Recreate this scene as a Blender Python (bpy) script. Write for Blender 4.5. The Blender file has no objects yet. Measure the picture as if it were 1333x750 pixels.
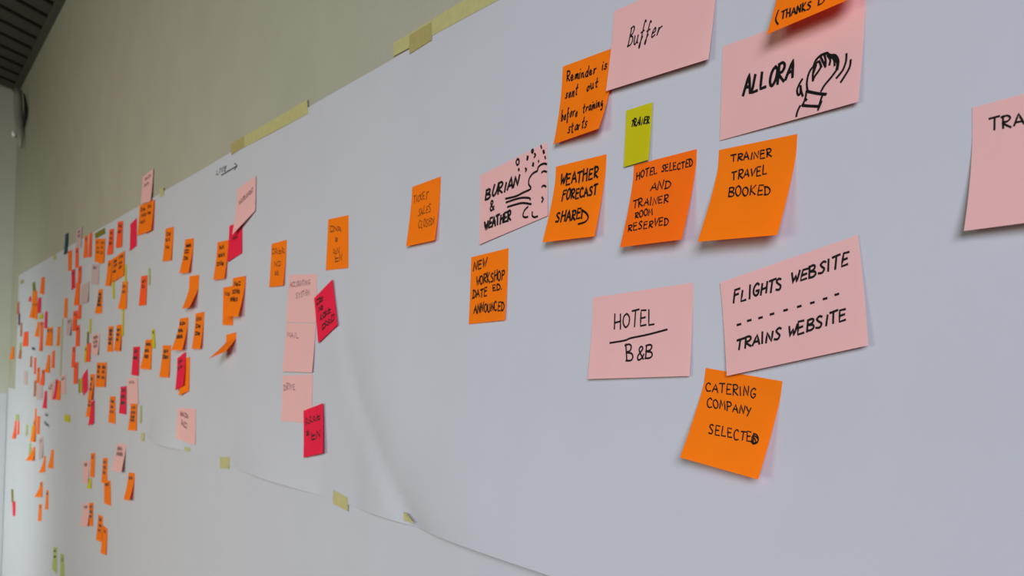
import bpy, bmesh, math, random
from mathutils import Vector, Matrix
random.seed(7)
S = bpy.context.scene
COL = S.collection

# ------------------------------------------------------------------ camera
FPX, TH, ROLL, DIST, CZ = 1240.0, math.atan(816.5 / 1240.0), 0.035, 0.549, 1.30
PPX, PPY = 666.5, 488.0
RIGHT0 = Vector((math.sin(TH), math.cos(TH), 0)); UP0 = Vector((0, 0, 1))
FWD = Vector((-math.cos(TH), math.sin(TH), 0))
CR = RIGHT0 * math.cos(ROLL) + UP0 * math.sin(ROLL)
CU = UP0 * math.cos(ROLL) - RIGHT0 * math.sin(ROLL)
CAM = Vector((0, -DIST, CZ))
cam = bpy.data.cameras.new('camera'); co = bpy.data.objects.new('camera', cam); COL.objects.link(co)
cam.sensor_width = 36.0; cam.lens = FPX / 1333.0 * 36.0
cam.shift_y = (PPY - 375.0) / 1333.0
cam.clip_start = 0.02
m = Matrix((CR, CU, -FWD)).transposed().to_4x4(); m.translation = CAM
co.matrix_world = m
cam.dof.use_dof = True; cam.dof.focus_distance = 0.78; cam.dof.aperture_fstop = 15.0
S.camera = co

# ------------------------------------------------------------------ light
S.view_settings.view_transform = 'Standard'; S.view_settings.look = 'None'
S.view_settings.gamma = 1.0; S.view_settings.use_curve_mapping = False
S.view_settings.exposure = 0.88
W = bpy.data.worlds.new('sky'); S.world = W; W.use_nodes = True
bg = W.node_tree.nodes['Background']; bg.inputs[0].default_value = (0.86, 0.92, 1.0, 1); bg.inputs[1].default_value = 0.06
def area(name, loc, aim, sx, sy, power, colour):
    l = bpy.data.lights.new(name, 'AREA'); l.shape = 'RECTANGLE'; l.size = sx; l.size_y = sy
    l.energy = power; l.color = colour
    o = bpy.data.objects.new(name, l); COL.objects.link(o); o.location = loc
    o.rotation_euler = (Vector(aim) - Vector(loc)).to_track_quat('-Z', 'Y').to_euler()
    return o
SPREAD = lambda o, d: setattr(o.data, 'spread', math.radians(d))
SPREAD(area('near_window_daylight', (2.2, -2.4, 2.1), (-1.4, 0, 0.9), 1.6, 1.2, 20.0, (0.755, 0.815, 1.0)), 70)
SPREAD(area('middle_fill_light', (-2.2, -3.8, 1.1), (-2.8, 0, 0.6), 2.4, 1.3, 8.6, (0.99, 1.0, 1.0)), 90)  # added fill that evens out the falloff along the wall; no known window
SPREAD(area('end_fill_light', (-4.2, -2.2, 0.9), (-5.6, -0.3, 0.4), 1.2, 1.0, 11.0, (0.86, 0.97, 1.0)), 90)  # added fill to brighten the foot of the end wall; invented source
SPREAD(area('warm_fill_light', (-1.0, -4.2, 1.3), (-3.5, 0, 1.0), 2.4, 1.3, 10.4, (1.0, 0.84, 0.47)), 100)  # added warm fill for the tone of the far wall; no lamp there

# ------------------------------------------------------------------ helpers
def project(P):
    d = Vector(P) - CAM; z = d.dot(FWD)
    return (PPX + FPX * d.dot(CR) / z, PPY - FPX * d.dot(CU) / z)
def ray(x, y):
    return CR * ((x - PPX) / FPX) + CU * (-(y - PPY) / FPX) + FWD
def at(x, y, h=0.0):
    """point in front of the long wall (h metres off it) seen at a photo pixel"""
    d = ray(x, y)
    return CAM + d * ((DIST - h) / d.y)

def mat(name, col, rough=0.8, noise=0.0, scale=40.0, bump=0.0, bscale=200.0, translucent=0.0, spec=0.2):
    mt = bpy.data.materials.new(name); mt.use_nodes = True
    nt = mt.node_tree; n = nt.nodes; b = n['Principled BSDF']; out = n['Material Output']
    b.inputs['Roughness'].default_value = rough; b.inputs['Specular IOR Level'].default_value = spec
    b.inputs['Base Color'].default_value = (*col, 1)
    tc = n.new('ShaderNodeTexCoord')
    if noise:
        ns = n.new('ShaderNodeTexNoise'); ns.inputs['Scale'].default_value = scale; ns.inputs['Detail'].default_value = 5
        nt.links.new(tc.outputs['Object'], ns.inputs['Vector'])
        rp = n.new('ShaderNodeMapRange'); rp.inputs[1].default_value = 0.3; rp.inputs[2].default_value = 0.7
        rp.inputs[3].default_value = 1 - noise; rp.inputs[4].default_value = 1 + noise * 0.5
        nt.links.new(ns.outputs['Fac'], rp.inputs[0])
        mx = n.new('ShaderNodeVectorMath'); mx.operation = 'SCALE'; mx.inputs[0].default_value = col
        nt.links.new(rp.outputs[0], mx.inputs['Scale']); nt.links.new(mx.outputs[0], b.inputs['Base Color'])
    if bump:
        nb = n.new('ShaderNodeTexNoise'); nb.inputs['Scale'].default_value = bscale; nb.inputs['Detail'].default_value = 4
        nt.links.new(tc.outputs['Object'], nb.inputs['Vector'])
        bp = n.new('ShaderNodeBump'); bp.inputs['Strength'].default_value = bump; bp.inputs['Distance'].default_value = 0.002
        nt.links.new(nb.outputs['Fac'], bp.inputs['Height']); nt.links.new(bp.outputs[0], b.inputs['Normal'])
    if translucent:
        tr = n.new('ShaderNodeBsdfTranslucent'); tr.inputs[0].default_value = (*col, 1)
        ms = n.new('ShaderNodeMixShader'); ms.inputs[0].default_value = translucent
        nt.links.new(b.outputs[0], ms.inputs[1]); nt.links.new(tr.outputs[0], ms.inputs[2])
        nt.links.new(ms.outputs[0], out.inputs['Surface'])
    return mt

M = {
 'wall': mat('painted plaster', (0.318, 0.304, 0.222), 0.9, 0.05, 6, 0.25, 120),
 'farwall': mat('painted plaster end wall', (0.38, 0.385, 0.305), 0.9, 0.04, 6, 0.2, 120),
 'paper': mat('white plotter paper', (0.425, 0.425, 0.43), 0.75, 0.02, 9, 0.05, 60),
 'ceil': mat('dark ceiling planks', (0.075, 0.070, 0.054), 0.6, 0.1, 5),
 'ceiltrim': mat('dark ceiling trim', (0.10, 0.092, 0.070), 0.6, 0.1, 5),
 'floor': mat('grey carpet', (0.16, 0.155, 0.14), 0.95, 0.2, 300),
 'O': mat('orange note paper', (1.0, 0.228, 0.002), 0.75, 0.03, 30, 0, 0, 0.35),
 'Q': mat('deep orange note paper', (1.0, 0.180, 0.004), 0.75, 0.03, 30, 0, 0, 0.35),
 'R': mat('red orange note paper', (0.92, 0.095, 0.012), 0.75, 0.03, 30, 0, 0, 0.2),
 'B': mat('brownish orange note paper', (0.50, 0.15, 0.06), 0.75, 0.03, 30, 0, 0, 0.2),
 'C': mat('crimson note paper', (0.78, 0.012, 0.050), 0.75, 0.03, 30, 0, 0, 0.2),
 'P': mat('pale pink note paper', (0.77, 0.43, 0.385), 0.75, 0.02, 30, 0, 0, 0.2),
 'G': mat('greyish pink note paper', (0.54, 0.39, 0.37), 0.75, 0.02, 30, 0, 0, 0.2),
 'Y': mat('lime yellow note paper', (0.57, 0.51, 0.004), 0.75, 0.02, 30, 0, 0, 0.25),
 'L': mat('pale lime note paper', (0.42, 0.46, 0.14), 0.75, 0.02, 30, 0, 0, 0.25),
 'K': mat('olive note paper', (0.20, 0.17, 0.01), 0.75, 0.02, 30, 0, 0, 0.2),
 'T': mat('teal note paper', (0.012, 0.055, 0.075), 0.75, 0.02, 30, 0, 0, 0.1),
 'V': mat('dark purple note paper', (0.10, 0.02, 0.06), 0.75, 0.02, 30, 0, 0, 0.1),
 'tape': mat('masking tape', (0.40, 0.365, 0.150), 0.6, 0.08, 90, 0.15, 300),
 'tape2': mat('doubled masking tape', (0.32, 0.27, 0.095), 0.6, 0.08, 90, 0.15, 300),
 'ink': mat('black marker ink', (0.006, 0.006, 0.006), 0.5),
 'inkb': mat('thin brownish pen ink', (0.10, 0.03, 0.008), 0.6),
 'inkf': mat('faded pen ink', (0.20, 0.10, 0.09), 0.6),
 'pipe': mat('pale grey enamel', (0.27, 0.27, 0.21), 0.5, 0.03, 20),
 'white': mat('white plastic', (0.95, 0.95, 0.88), 0.4),
 'shade': mat('black rubber', (0.012, 0.012, 0.010), 0.7),  # near-black colour standing in for shadow beside the pipe
}

BACK = {}
for k_ in 'OQRCPYLB':                      # the reverse of the thin paper, which lets light through
    c_ = [n for n in M[k_].node_tree.nodes if n.type == 'BSDF_TRANSLUCENT'][0].inputs[0].default_value[:3]
    BACK[M[k_].name] = mat(M[k_].name + ' reverse', c_, 0.8, 0, 0, 0, 0, 0.8)

def mesh_obj(name, verts, faces, material, parent=None, origin=None, smooth=False):
    org = Vector(origin) if origin is not None else Vector((0, 0, 0))
    me = bpy.data.meshes.new(name)
    me.from_pydata([tuple(Vector(v) - org) for v in verts], [], faces)
    me.materials.append(material); me.update()
    bm = bmesh.new(); bm.from_mesh(me); bmesh.ops.recalc_face_normals(bm, faces=bm.faces); bm.to_mesh(me); bm.free()
    if smooth:
        for p in me.polygons: p.use_smooth = True
    o = bpy.data.objects.new(name, me); COL.objects.link(o)
    if parent is not None: o.parent = parent
    else: o.location = org
    return o
def tag(o, label=None, cat=None, group=None, kind=None):
    if label: o['label'] = label
    if cat: o['category'] = cat
    if group: o['group'] = group
    if kind: o['kind'] = kind
    return o
def box_v(x0, x1, y0, y1, z0, z1):
    v = [(x, y, z) for x in (x0, x1) for y in (y0, y1) for z in (z0, z1)]
    f = [(0, 1, 3, 2), (4, 6, 7, 5), (0, 4, 5, 1), (2, 3, 7, 6), (0, 2, 6, 4), (1, 5, 7, 3)]
    return v, f
class MB:
    def __init__(s): s.v = []; s.f = []
    def add(s, v, f):
        n = len(s.v); s.v += [Vector(p) for p in v]; s.f += [tuple(i + n for i in q) for q in f]
    def box(s, *a): s.add(*box_v(*a))
    def tube(s, pts, r, seg=12, flat=1.0):
        pts = [Vector(p) for p in pts]; n0 = len(s.v); k = len(pts)
        for i, p in enumerate(pts):
            t = (pts[min(i + 1, k - 1)] - pts[max(i - 1, 0)]).normalized()
            a = t.cross(Vector((0, 1, 0.01))).normalized(); b = t.cross(a).normalized()
            rr = r[i] if isinstance(r, (list, tuple)) else r
            for j in range(seg):
                q = 2 * math.pi * j / seg
                s.v.append(p + a * (math.cos(q) * rr) + b * (math.sin(q) * rr * flat))
        for i in range(k - 1):
            for j in range(seg):
                a0 = n0 + i * seg + j; a1 = n0 + i * seg + (j + 1) % seg
                s.f.append((a0, a1, a1 + seg, a0 + seg))
        s.f.append(tuple(n0 + j for j in range(seg))[::-1]); s.f.append(tuple(n0 + (k - 1) * seg + j for j in range(seg)))
    def build(s, name, material, parent=None, origin=None, smooth=False):
        return mesh_obj(name, s.v, s.f, material, parent, origin, smooth)

# ------------------------------------------------------------------ the room
corner = [at(21.4, 200).x, at(15, 340).x, at(9.6, 560).x, at(5, 700).x]
XL = sum(corner) / 4
ZC = (at(28, 115).z + at(85, 0).z) / 2
XR, YB = 2.6, -4.6
tag(mesh_obj('wall_long', *box_v(XL - 0.2, XR, 0, 0.2, 0, ZC + 0.3), M['wall']), kind='structure')
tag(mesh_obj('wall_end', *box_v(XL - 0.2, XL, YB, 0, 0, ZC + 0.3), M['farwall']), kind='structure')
tag(mesh_obj('floor', *box_v(XL - 0.2, XR, YB, 0.2, -0.1, 0), M['floor']), kind='structure')
# ceiling of narrow dark planks laid diagonally, ending at a board along the long wall
cb = MB(); cb.box(XL, XR, YB, 0, ZC + 0.035, ZC + 0.2)
pitch, gap = 0.165, 0.045
run = -0.03 - YB
x = XL + 0.02
while x < XR + run:
    v = []
    for z in (ZC + 0.006, ZC + 0.035):
        for (px, py) in ((x, -0.03), (x + pitch - gap, -0.03), (x + pitch - gap + run, YB), (x + run, YB)):
            v.append((min(max(px, XL), XR + 4), py, z))
    cb.add(v, [(0, 1, 2, 3), (4, 5, 6, 7), (0, 1, 5, 4), (1, 2, 6, 5), (2, 3, 7, 6), (3, 0, 4, 7)]); x += pitch
tag(cb.build('ceiling', M['ceil']), kind='structure')
tb = MB(); tb.box(XL, XR, -0.030, 0, ZC, ZC + 0.035)
tag(tb.build('trim_1', M['ceiltrim']), kind='structure')
print('XL', XL, corner, 'ZC', ZC)

# ------------------------------------------------------------------ papers on the wall
ZT, ZB = 1.711, 1.111                     # top and lower edge of the upper band of paper
def sstep(a, b, t):
    t = min(1, max(0, (t - a) / (b - a))); return t * t * (3 - 2 * t)
CREASE = [(at(448, 330).z, at(448, 330).x), (at(449, 430).z, at(449, 430).x), (at(470, 520).z, at(470, 520).x),
          (at(505, 610).z, at(505, 610).x), (at(532, 668).z, at(532, 668).x), (at(545, 686).z, at(545, 686).x)]
def crease_x(z):
    c = CREASE
    if z >= c[0][0]: return c[0][1]
    for (z0, x0), (z1, x1) in zip(c, c[1:]):
        if z >= z1: return x0 + (x1 - x0) * (z0 - z) / (z0 - z1)
    return c[-1][1]
SEAMS = [-1.80, -2.46, -3.98]             # where one upper sheet ends and the next begins
def upper_h(x, z):
    """how far the upper paper stands off the wall"""
    h = 0.0022 + 0.0006 * math.sin(7.3 * x + 1.0) * math.sin(5.1 * z) + 0.0005 * math.sin(13 * x + 4 * z)
    if x > SEAMS[0]:
        d = x - crease_x(z); A = sstep(1.56, ZB, z)
        h += A * (0.011 * (d / 0.16) * math.exp(1 - d / 0.16) if d > 0 else 0.0032 * (-d / 0.03) * math.exp(1 + d / 0.03))
    # the lower edge stands a little off the wall between its tapes
    low = max(0.0, 1 - (z - ZB) / 0.16) ** 2
    lift = 0
    for x0, x1, a in ((-1.76, -1.34, 0.011), (-2.44, -2.12, 0.016), (-1.20, -1.06, 0.005), (-1.02, 0.3, 0.010), (0.3, 0.9, 0.004), (-5.0, -4.0, 0.003)):
        if x0 < x < x1: lift = a * math.sin(math.pi * (x - x0) / (x1 - x0)) ** 0.8
    return h + low * lift
def lower_h(x, z):
    return 0.0008 + 0.0004 * math.sin(4.4 * x + 2.0) * (1 + 0.5 * math.sin(3 * z)) + 0.0003
def paper_h(x, z):
    if z > ZB: return upper_h(x, z)
    if z < ZB - 0.025: return lower_h(x, z)
    t = (ZB - z) / 0.025; return upper_h(x, ZB) * (1 - t) + lower_h(x, z) * t

def sheet(name, x0, x1, z0, z1, hf, nx, nz, extra=0.0):
    v, f = [], []
    for s_, off in ((0, 0.0), (1, -0.0002)):
        for i in range(nx + 1):
            for j in range(nz + 1):
                x = x0 + (x1 - x0) * i / nx; z = z0 + (z1 - z0) * j / nz
                v.append((x, -(hf(x, z) + extra + off), z))
    n = (nx + 1) * (nz + 1); q = lambda i, j, s_=0: s_ * n + i * (nz + 1) + j
    for i in range(nx):
        for j in range(nz):
            f.append((q(i, j), q(i + 1, j), q(i + 1, j + 1), q(i, j + 1)))
            f.append((q(i, j, 1), q(i, j + 1, 1), q(i + 1, j + 1, 1), q(i + 1, j, 1)))
    rim = [(i, 0) for i in range(nx)] + [(nx, j) for j in range(nz)] + [(i, nz) for i in range(nx, 0, -1)] + [(0, j) for j in range(nz, 0, -1)]
    base = len(v)                                   # the cut edge has corners of its own, so that it shades as an edge
    for i, j in rim: v += [v[q(i, j)], v[q(i, j, 1)]]
    R = len(rim)
    for k in range(R):
        k2 = (k + 1) % R; f.append((base + 2 * k, base + 2 * k + 1, base + 2 * k2 + 1, base + 2 * k2))
    return mesh_obj(name, v, f, M['paper'], None, ((x0 + x1) / 2, 0, z0), True)
GP = 'sheets of white paper taped along the wall'
lower = tag(sheet('paper_sheet', XL + 0.006, 0.9, 0.44, ZB + 0.03, lower_h, 90, 10), 'long lower sheet of blank white paper running under all the upper sheets', 'paper', GP)
tag(sheet('paper_sheet', XL + 0.006, -1.0, 0.03, 0.46, lambda x, z: lower_h(x, z) * 0.6, 40, 6), 'lowest white paper sheet, its top edge tucked under the long lower sheet', 'paper', GP)
near = tag(sheet('paper_sheet', SEAMS[0], 0.9, ZB, ZT, upper_h, 130, 64), 'largest white paper sheet with a soft buckle, under the big readable notes', 'paper', GP)
mid = tag(sheet('paper_sheet', SEAMS[1], SEAMS[0] + 0.012, ZB, ZT, upper_h, 24, 24, -0.0003), 'white paper sheet with a small handwritten arrow at its top corner', 'paper', GP)
farp = tag(sheet('paper_sheet', SEAMS[2], SEAMS[1] + 0.012, ZB, ZT, upper_h, 40, 16, -0.0006), 'white paper sheet carrying the tall column of red-orange notes', 'paper', GP)
last = tag(sheet('paper_sheet', -5.35, SEAMS[2] + 0.012, ZB, ZT, upper_h, 30, 16, -0.0009), 'farthest white paper sheet, nearest the end wall', 'paper', GP)

# ------------------------------------------------------------------ strokes
GL = {  # pen strokes of each letter in a box 0.7 wide and 1 tall
 'A': [[(0, 0), (.33, 1), (.66, 0)], [(.12, .36), (.56, .36)]],
 'B': [[(.06, 0), (.06, 1)], [(0, .95), (.35, 1), (.52, .85), (.4, .6), (.1, .52), (.5, .42), (.6, .18), (.4, .0), (0, .02)]],
 'C': [[(.6, .85), (.4, 1), (.12, .75), (.05, .35), (.22, .02), (.6, .1)]],
 'D': [[(.08, 0), (.08, 1)], [(0, .97), (.4, .9), (.66, .5), (.45, .08), (0, .0)]],
 'E': [[(.55, .98), (.08, 1), (.06, .0), (.58, .03)], [(.07, .5), (.48, .54)]],
 'F': [[(.08, 0), (.1, .98), (.6, 1)], [(.08, .52), (.5, .56)]],
 'G': [[(.6, .85), (.4, 1), (.1, .7), (.08, .25), (.35, .0), (.58, .2), (.6, .42)], [(.35, .42), (.62, .42)]],
 'H': [[(.06, 1), (.04, 0)], [(.58, 1), (.6, 0)], [(.05, .48), (.6, .55)]],
 'I': [[(.3, 1), (.28, 0)]],
 'K': [[(.06, 1), (.06, 0)], [(.56, 1), (.08, .45), (.6, 0)]],
 'L': [[(.08, 1), (.06, .02), (.55, .04)]],
 'M': [[(0, 0), (.1, 1), (.34, .35), (.58, 1), (.68, 0)]],
 'N': [[(.04, 0), (.06, 1), (.56, .02), (.6, 1)]],
 'O': [[(.36, 1), (.1, .8), (.04, .35), (.28, 0), (.58, .25), (.6, .75), (.36, 1)]],
 'P': [[(.08, 0), (.08, 1)], [(0, .96), (.4, 1), (.6, .76), (.42, .5), (.08, .46)]],
 'R': [[(.08, 0), (.08, 1)], [(0, .96), (.4, 1), (.58, .78), (.4, .54), (.08, .48), (.62, 0)]],
 'S': [[(.56, .9), (.36, 1), (.12, .8), (.3, .55), (.52, .32), (.38, .03), (.04, .08)]],
 'T': [[(.32, .98), (.3, 0)], [(0, .94), (.66, 1)]],
 'U': [[(.06, 1), (.06, .3), (.3, 0), (.56, .25), (.58, 1)]],
 'V': [[(.02, 1), (.3, 0), (.62, 1)]],
 'W': [[(0, 1), (.16, 0), (.34, .7), (.5, 0), (.7, 1)]],
 'X': [[(.04, 1), (.6, 0)], [(.58, 1), (.02, 0)]],
 'Y': [[(.04, 1), (.3, .5)], [(.6, 1), (.2, -.12)]],
 '&': [[(.62, .05), (.2, .7), (.3, .98), (.48, .8), (.12, .3), (.22, .02), (.5, .15), (.62, .4)]],
 '!': [[(.3, 1), (.28, .3)], [(.27, .06), (.29, 0)]], '.': [[(.2, .08), (.24, .0)]], '(': [[(.4, 1.1), (.15, .5), (.4, -.1)]],
 'a': [[(.5, .5), (.25, .52), (.06, .22), (.25, 0), (.48, .2), (.5, .5), (.52, .1), (.66, .05)]],
 'b': [[(.1, 1), (.08, .05), (.35, .0), (.5, .25), (.3, .48), (.1, .3)]],
 'd': [[(.48, .4), (.25, .5), (.06, .2), (.25, 0), (.46, .2), (.54, 1), (.5, .08), (.62, .04)]],
 'e': [[(.06, .24), (.46, .3), (.3, .52), (.08, .3), (.2, .02), (.56, .1)]],
 'f': [[(.56, .95), (.4, 1.05), (.3, .6), (.2, -.35), (.1, -.2), (.4, .2)], [(.1, .46), (.52, .52)]],
 'g': [[(.5, .5), (.25, .5), (.1, .22), (.3, .06), (.5, .3), (.5, -.2), (.3, -.42), (.08, -.3)]],
 'i': [[(.28, .5), (.26, .05), (.42, .03)], [(.32, .78), (.33, .74)]],
 'n': [[(.06, .5), (.08, 0), (.14, .35), (.38, .5), (.46, .05), (.6, .04)]],
 'o': [[(.3, .5), (.08, .25), (.25, 0), (.5, .2), (.42, .48), (.3, .5), (.62, .42)]],
 'r': [[(.08, .5), (.1, 0), (.2, .4), (.5, .5)]],
 's': [[(.5, .46), (.22, .5), (.2, .3), (.45, .18), (.3, -.02), (.04, .06)]],
 't': [[(.34, .95), (.26, .1), (.5, .02)], [(.08, .55), (.58, .6)]],
 'u': [[(.06, .5), (.1, .1), (.3, .0), (.48, .2), (.5, .5), (.5, .1), (.64, .03)]],
 'm': [[(.02, .5), (.04, 0), (.1, .4), (.26, .5), (.32, .05), (.36, .4), (.54, .48), (.6, .04), (.7, .04)]],
}
def smooth_line(p, n=5):
    if len(p) < 3: return p
    q = [p[0]] + list(p) + [p[-1]]; out = []
    for i in range(1, len(q) - 2):
        a, b, c, d = q[i - 1:i + 3]
        for k in range(n):
            t = k / n
            out.append(tuple(0.5 * (2 * b[j] + (c[j] - a[j]) * t + (2 * a[j] - 5 * b[j] + 4 * c[j] - d[j]) * t * t + (3 * b[j] - a[j] - 3 * c[j] + d[j]) * t ** 3) for j in (0, 1)))
    out.append(tuple(p[-1])); return out
ROUND = set('BCDGOPRSUJ&')
def text(s, p0, p1, h, lean=0.0):
    """strokes, in photo pixels, of a handwritten word from the start to the end of its baseline"""
    out = []; n = sum(0.55 if c in 'I!.(i ' else 1.0 for c in s); u = 0
    for c in s:
        w = 0.55 if c in 'I!.(i ' else 1.0
        if c != ' ':
            hs, sh, by = random.uniform(.86, 1.12), random.uniform(-.10, .10), random.uniform(-.06, .06)
            for st in GL[c]:
                jx, jy = random.uniform(-.03, .03), random.uniform(-.05, .05)
                pl = smooth_line(st) if (c in ROUND or c.islower()) else st
                q = []
                for gx, gy in pl:
                    gx = gx + jx if w == 1 else gx * 0.8; gy += jy
                    t = (u + w * min(1, max(0, (gx + 0.02) / 0.80))) / n if w == 1 else (u + gx * 0.8) / n
                    x = p0[0] + (p1[0] - p0[0]) * t; y = p0[1] + (p1[1] - p0[1]) * t
                    q.append((x + (lean + sh) * gy * h, y - (gy * hs + by) * h))
                out.append(q)
        u += w
    return out
def scrib(p0, p1, h, lean=0.0):
    """an unreadable scribbled word: short upright, slanting and level strokes"""
    L = math.dist(p0, p1); n = max(2, int(L / max(h * 0.5, 1.0))); out = []
    for i in range(n):
        t0 = (i + random.uniform(.05, .2)) / n; t1 = (i + random.uniform(.75, 1.0)) / n
        x0, y0 = p0[0] + (p1[0] - p0[0]) * t0, p0[1] + (p1[1] - p0[1]) * t0; x1, y1 = p0[0] + (p1[0] - p0[0]) * t1, p0[1] + (p1[1] - p0[1]) * t1
        hh = h * random.uniform(.75, 1.05); k = random.random()
        if k < .3: out += [[(x0, y0), (x0, y0 - hh), (x1, y1 - hh * .45), (x0, y0 - hh * .4), (x1, y1)]]
        elif k < .55: out += [[(x0, y0 - hh), (x0, y0), (x1, y1)], [(x0, y0 - hh * .5), (x1, y1 - hh * .55)]]
        elif k < .8: out += [[(x0, y0), (x0, y0 - hh), (x1, y1), (x1, y1 - hh)]]
        else: out += [[(x0, y0 - hh * .3), (x0, y0 - hh * .9), (x1, y1 - hh * .8), (x1, y1 - hh * .1), (x0, y0)]]
    return out
def bold(strokes, d=0.7):
    """a word gone over twice with the marker"""
    return strokes + [[(x + d, y + d * 0.5) for x, y in st] for st in strokes]
def crop(z, sc, lines, sm=True):
    """strokes noted in an enlarged piece of the photo, back in photo pixels"""
    return [(smooth_line(l, 4) if sm and len(l) > 2 else l) for l in [[(z[0] + a / sc, z[1] + b / sc) for a, b in ln] for ln in lines]]

# ------------------------------------------------------------------ notes
class Sheet:
    """a small paper stuck to the wall paper by its top edge; its lower end may stand off the wall"""
    def __init__(s, quad, layer, flat=False, k=1.5, f0=0.1):
        lay = 0.0004 + 0.0005 * layer
        def on(px, extra=0.0):
            h = 0.003
            for _ in range(4):
                P = at(*px, h); h = paper_h(P.x, P.z) + lay + extra
            return at(*px, h), h
        TL, _ = on(quad[0]); TR, _ = on(quad[1])
        d = (TR - TL); d.y = 0
        if d.length < 0.12 and abs(TL.x) > 2.4:      # far away the slope of a short edge says little
            d = Vector((d.x, 0, d.z * 0.35))
        d.normalize()
        def bottom(px, T):
            if flat: return on(px)
            A, B = at(*px, 0.0), at(*px, 0.1)
            a, b = (A - T).dot(d), (B - T).dot(d)
            h = 0.1 * a / (a - b) if abs(a - b) > 1e-6 else 0
            base = paper_h(A.x, A.z) + lay
            e = min(max(h - base, 0.0006), 0.05)
            P = at(*px, base + e)
            base = paper_h(P.x, P.z) + lay
            P = at(*px, base + e)
            return P, base + e
        BL, s.hl = bottom(quad[3], TL); BR, s.hr = bottom(quad[2], TR)
        s.c = (TL, TR, BR, BL); s.k, s.f0, s.lay = k, f0, lay
        s.org = (TL + TR) / 2
    def S(s, a, b):
        TL, TR, BR, BL = s.c
        T = TL.lerp(TR, a); B = BL.lerp(BR, a)
        P = T.lerp(B, b)
        g = max(0.0, (b - s.f0) / (1 - s.f0)); g = g ** s.k if b >= s.f0 else 0.0
        hT = paper_h(T.x, T.z) + s.lay
        hB = -B.y
        h = hT + (hB - hT) * g
        return Vector((P.x, -max(h, paper_h(P.x, P.z) + s.lay), P.z))
    def N(s, a, b):
        e = 0.01
        n = (s.S(a + e, b) - s.S(a - e, b)).cross(s.S(a, b + e) - s.S(a, b - e))
        n.normalize()
        return n if n.y < 0 else -n
    def inv(s, px):
        a, b = 0.5, 0.5
        for _ in range(8):
            e = 1e-3
            f0 = project(s.S(a, b)); fa = project(s.S(a + e, b)); fb = project(s.S(a, b + e))
            j11, j21 = (fa[0] - f0[0]) / e, (fa[1] - f0[1]) / e
            j12, j22 = (fb[0] - f0[0]) / e, (fb[1] - f0[1]) / e
            dx, dy = px[0] - f0[0], px[1] - f0[1]; det = j11 * j22 - j12 * j21
            if abs(det) < 1e-9: break
            a = min(1.05, max(-0.05, a + (dx * j22 - dy * j12) / det)); b = min(1.05, max(-0.05, b + (dy * j11 - dx * j21) / det))
        return min(0.995, max(0.005, a)), min(0.995, max(0.005, b))
    def mesh(s, name, material, na=3, nb=10, thick=0.00015):
        v, f = [], []
        for side in (0, 1):
            for i in range(na + 1):
                for j in range(nb + 1):
                    P = s.S(i / na, j / nb)
                    if side: P = P + Vector((0, thick, 0))
                    v.append(P)
        n = (na + 1) * (nb + 1); q = lambda i, j, t=0: t * n + i * (nb + 1) + j
        for i in range(na):
            for j in range(nb):
                f.append((q(i, j), q(i + 1, j), q(i + 1, j + 1), q(i, j + 1)))
                f.append((q(i, j, 1), q(i, j + 1, 1), q(i + 1, j + 1, 1), q(i + 1, j, 1)))
        for i in range(na):
            f.append((q(i, 0), q(i, 0, 1), q(i + 1, 0, 1), q(i + 1, 0))); f.append((q(i, nb), q(i + 1, nb), q(i + 1, nb, 1), q(i, nb, 1)))
        for j in range(nb):
            f.append((q(0, j), q(0, j + 1), q(0, j + 1, 1), q(0, j, 1))); f.append((q(na, j), q(na, j, 1), q(na, j + 1, 1), q(na, j + 1)))
        o = mesh_obj(name, v, f, material, None, s.org)
        if material.name in BACK:
            o.data.materials.append(BACK[material.name])
            for p in o.data.polygons[:2 * na * nb]:
                if p.index % 2: p.material_index = 1
        return o
    def ink(s, strokes, wpx, material, parent, name='handwriting'):
        v, f = [], []
        for st in strokes:
            pts = [st[0]]
            for p in st[1:]:                         # short steps, so that ink follows the bend of the paper
                L = math.dist(pts[-1], p)
                if L < 0.15: continue
                k = max(1, int(L / 5)); p0 = pts[-1]
                for i in range(1, k + 1): pts.append((p0[0] + (p[0] - p0[0]) * i / k, p0[1] + (p[1] - p0[1]) * i / k))
            if len(pts) < 2: pts = [st[0], (st[0][0] + wpx * 0.5, st[0][1])]
            ab = [s.inv(p) for p in pts]
            X = [s.S(*q) for q in ab]; NN = [s.N(*q) for q in ab]
            w = wpx / (1.52 * (pts[0][0] + 150)) * 0.5 * 1.05
            n0 = len(v); last = None
            for i, P in enumerate(X):
                t = X[min(i + 1, len(X) - 1)] - X[max(i - 1, 0)]
                if t.length < 1e-7: t = last or Vector((1, 0, 0))
                t.normalize(); last = t
                o = NN[i].cross(t).normalized() * w
                c = P + NN[i] * 0.00022
                if i == 0: c = c - t * w * 0.6
                if i == len(X) - 1: c = c + t * w * 0.6
                v += [c - o, c + o]
            for i in range(len(X) - 1):
                f.append((n0 + 2 * i, n0 + 2 * i + 1, n0 + 2 * i + 3, n0 + 2 * i + 2))
        if not f: return
        me = bpy.data.meshes.new(name); me.from_pydata([tuple(p - s.org) for p in v], [], f); me.materials.append(material); me.update()
        o = bpy.data.objects.new(name, me); COL.objects.link(o); o.parent = parent
        return o
GROUPS = {'O': 'orange sticky notes on the wall', 'Q': 'orange sticky notes on the wall', 'R': 'orange sticky notes on the wall', 'B': 'orange sticky notes on the wall',
          'C': 'crimson sticky notes on the wall', 'P': 'pink sticky notes on the wall', 'G': 'pink sticky notes on the wall',
          'Y': 'yellow page flags on the wall', 'L': 'yellow page flags on the wall', 'K': 'yellow page flags on the wall'}
N_NOTES = 0
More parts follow.
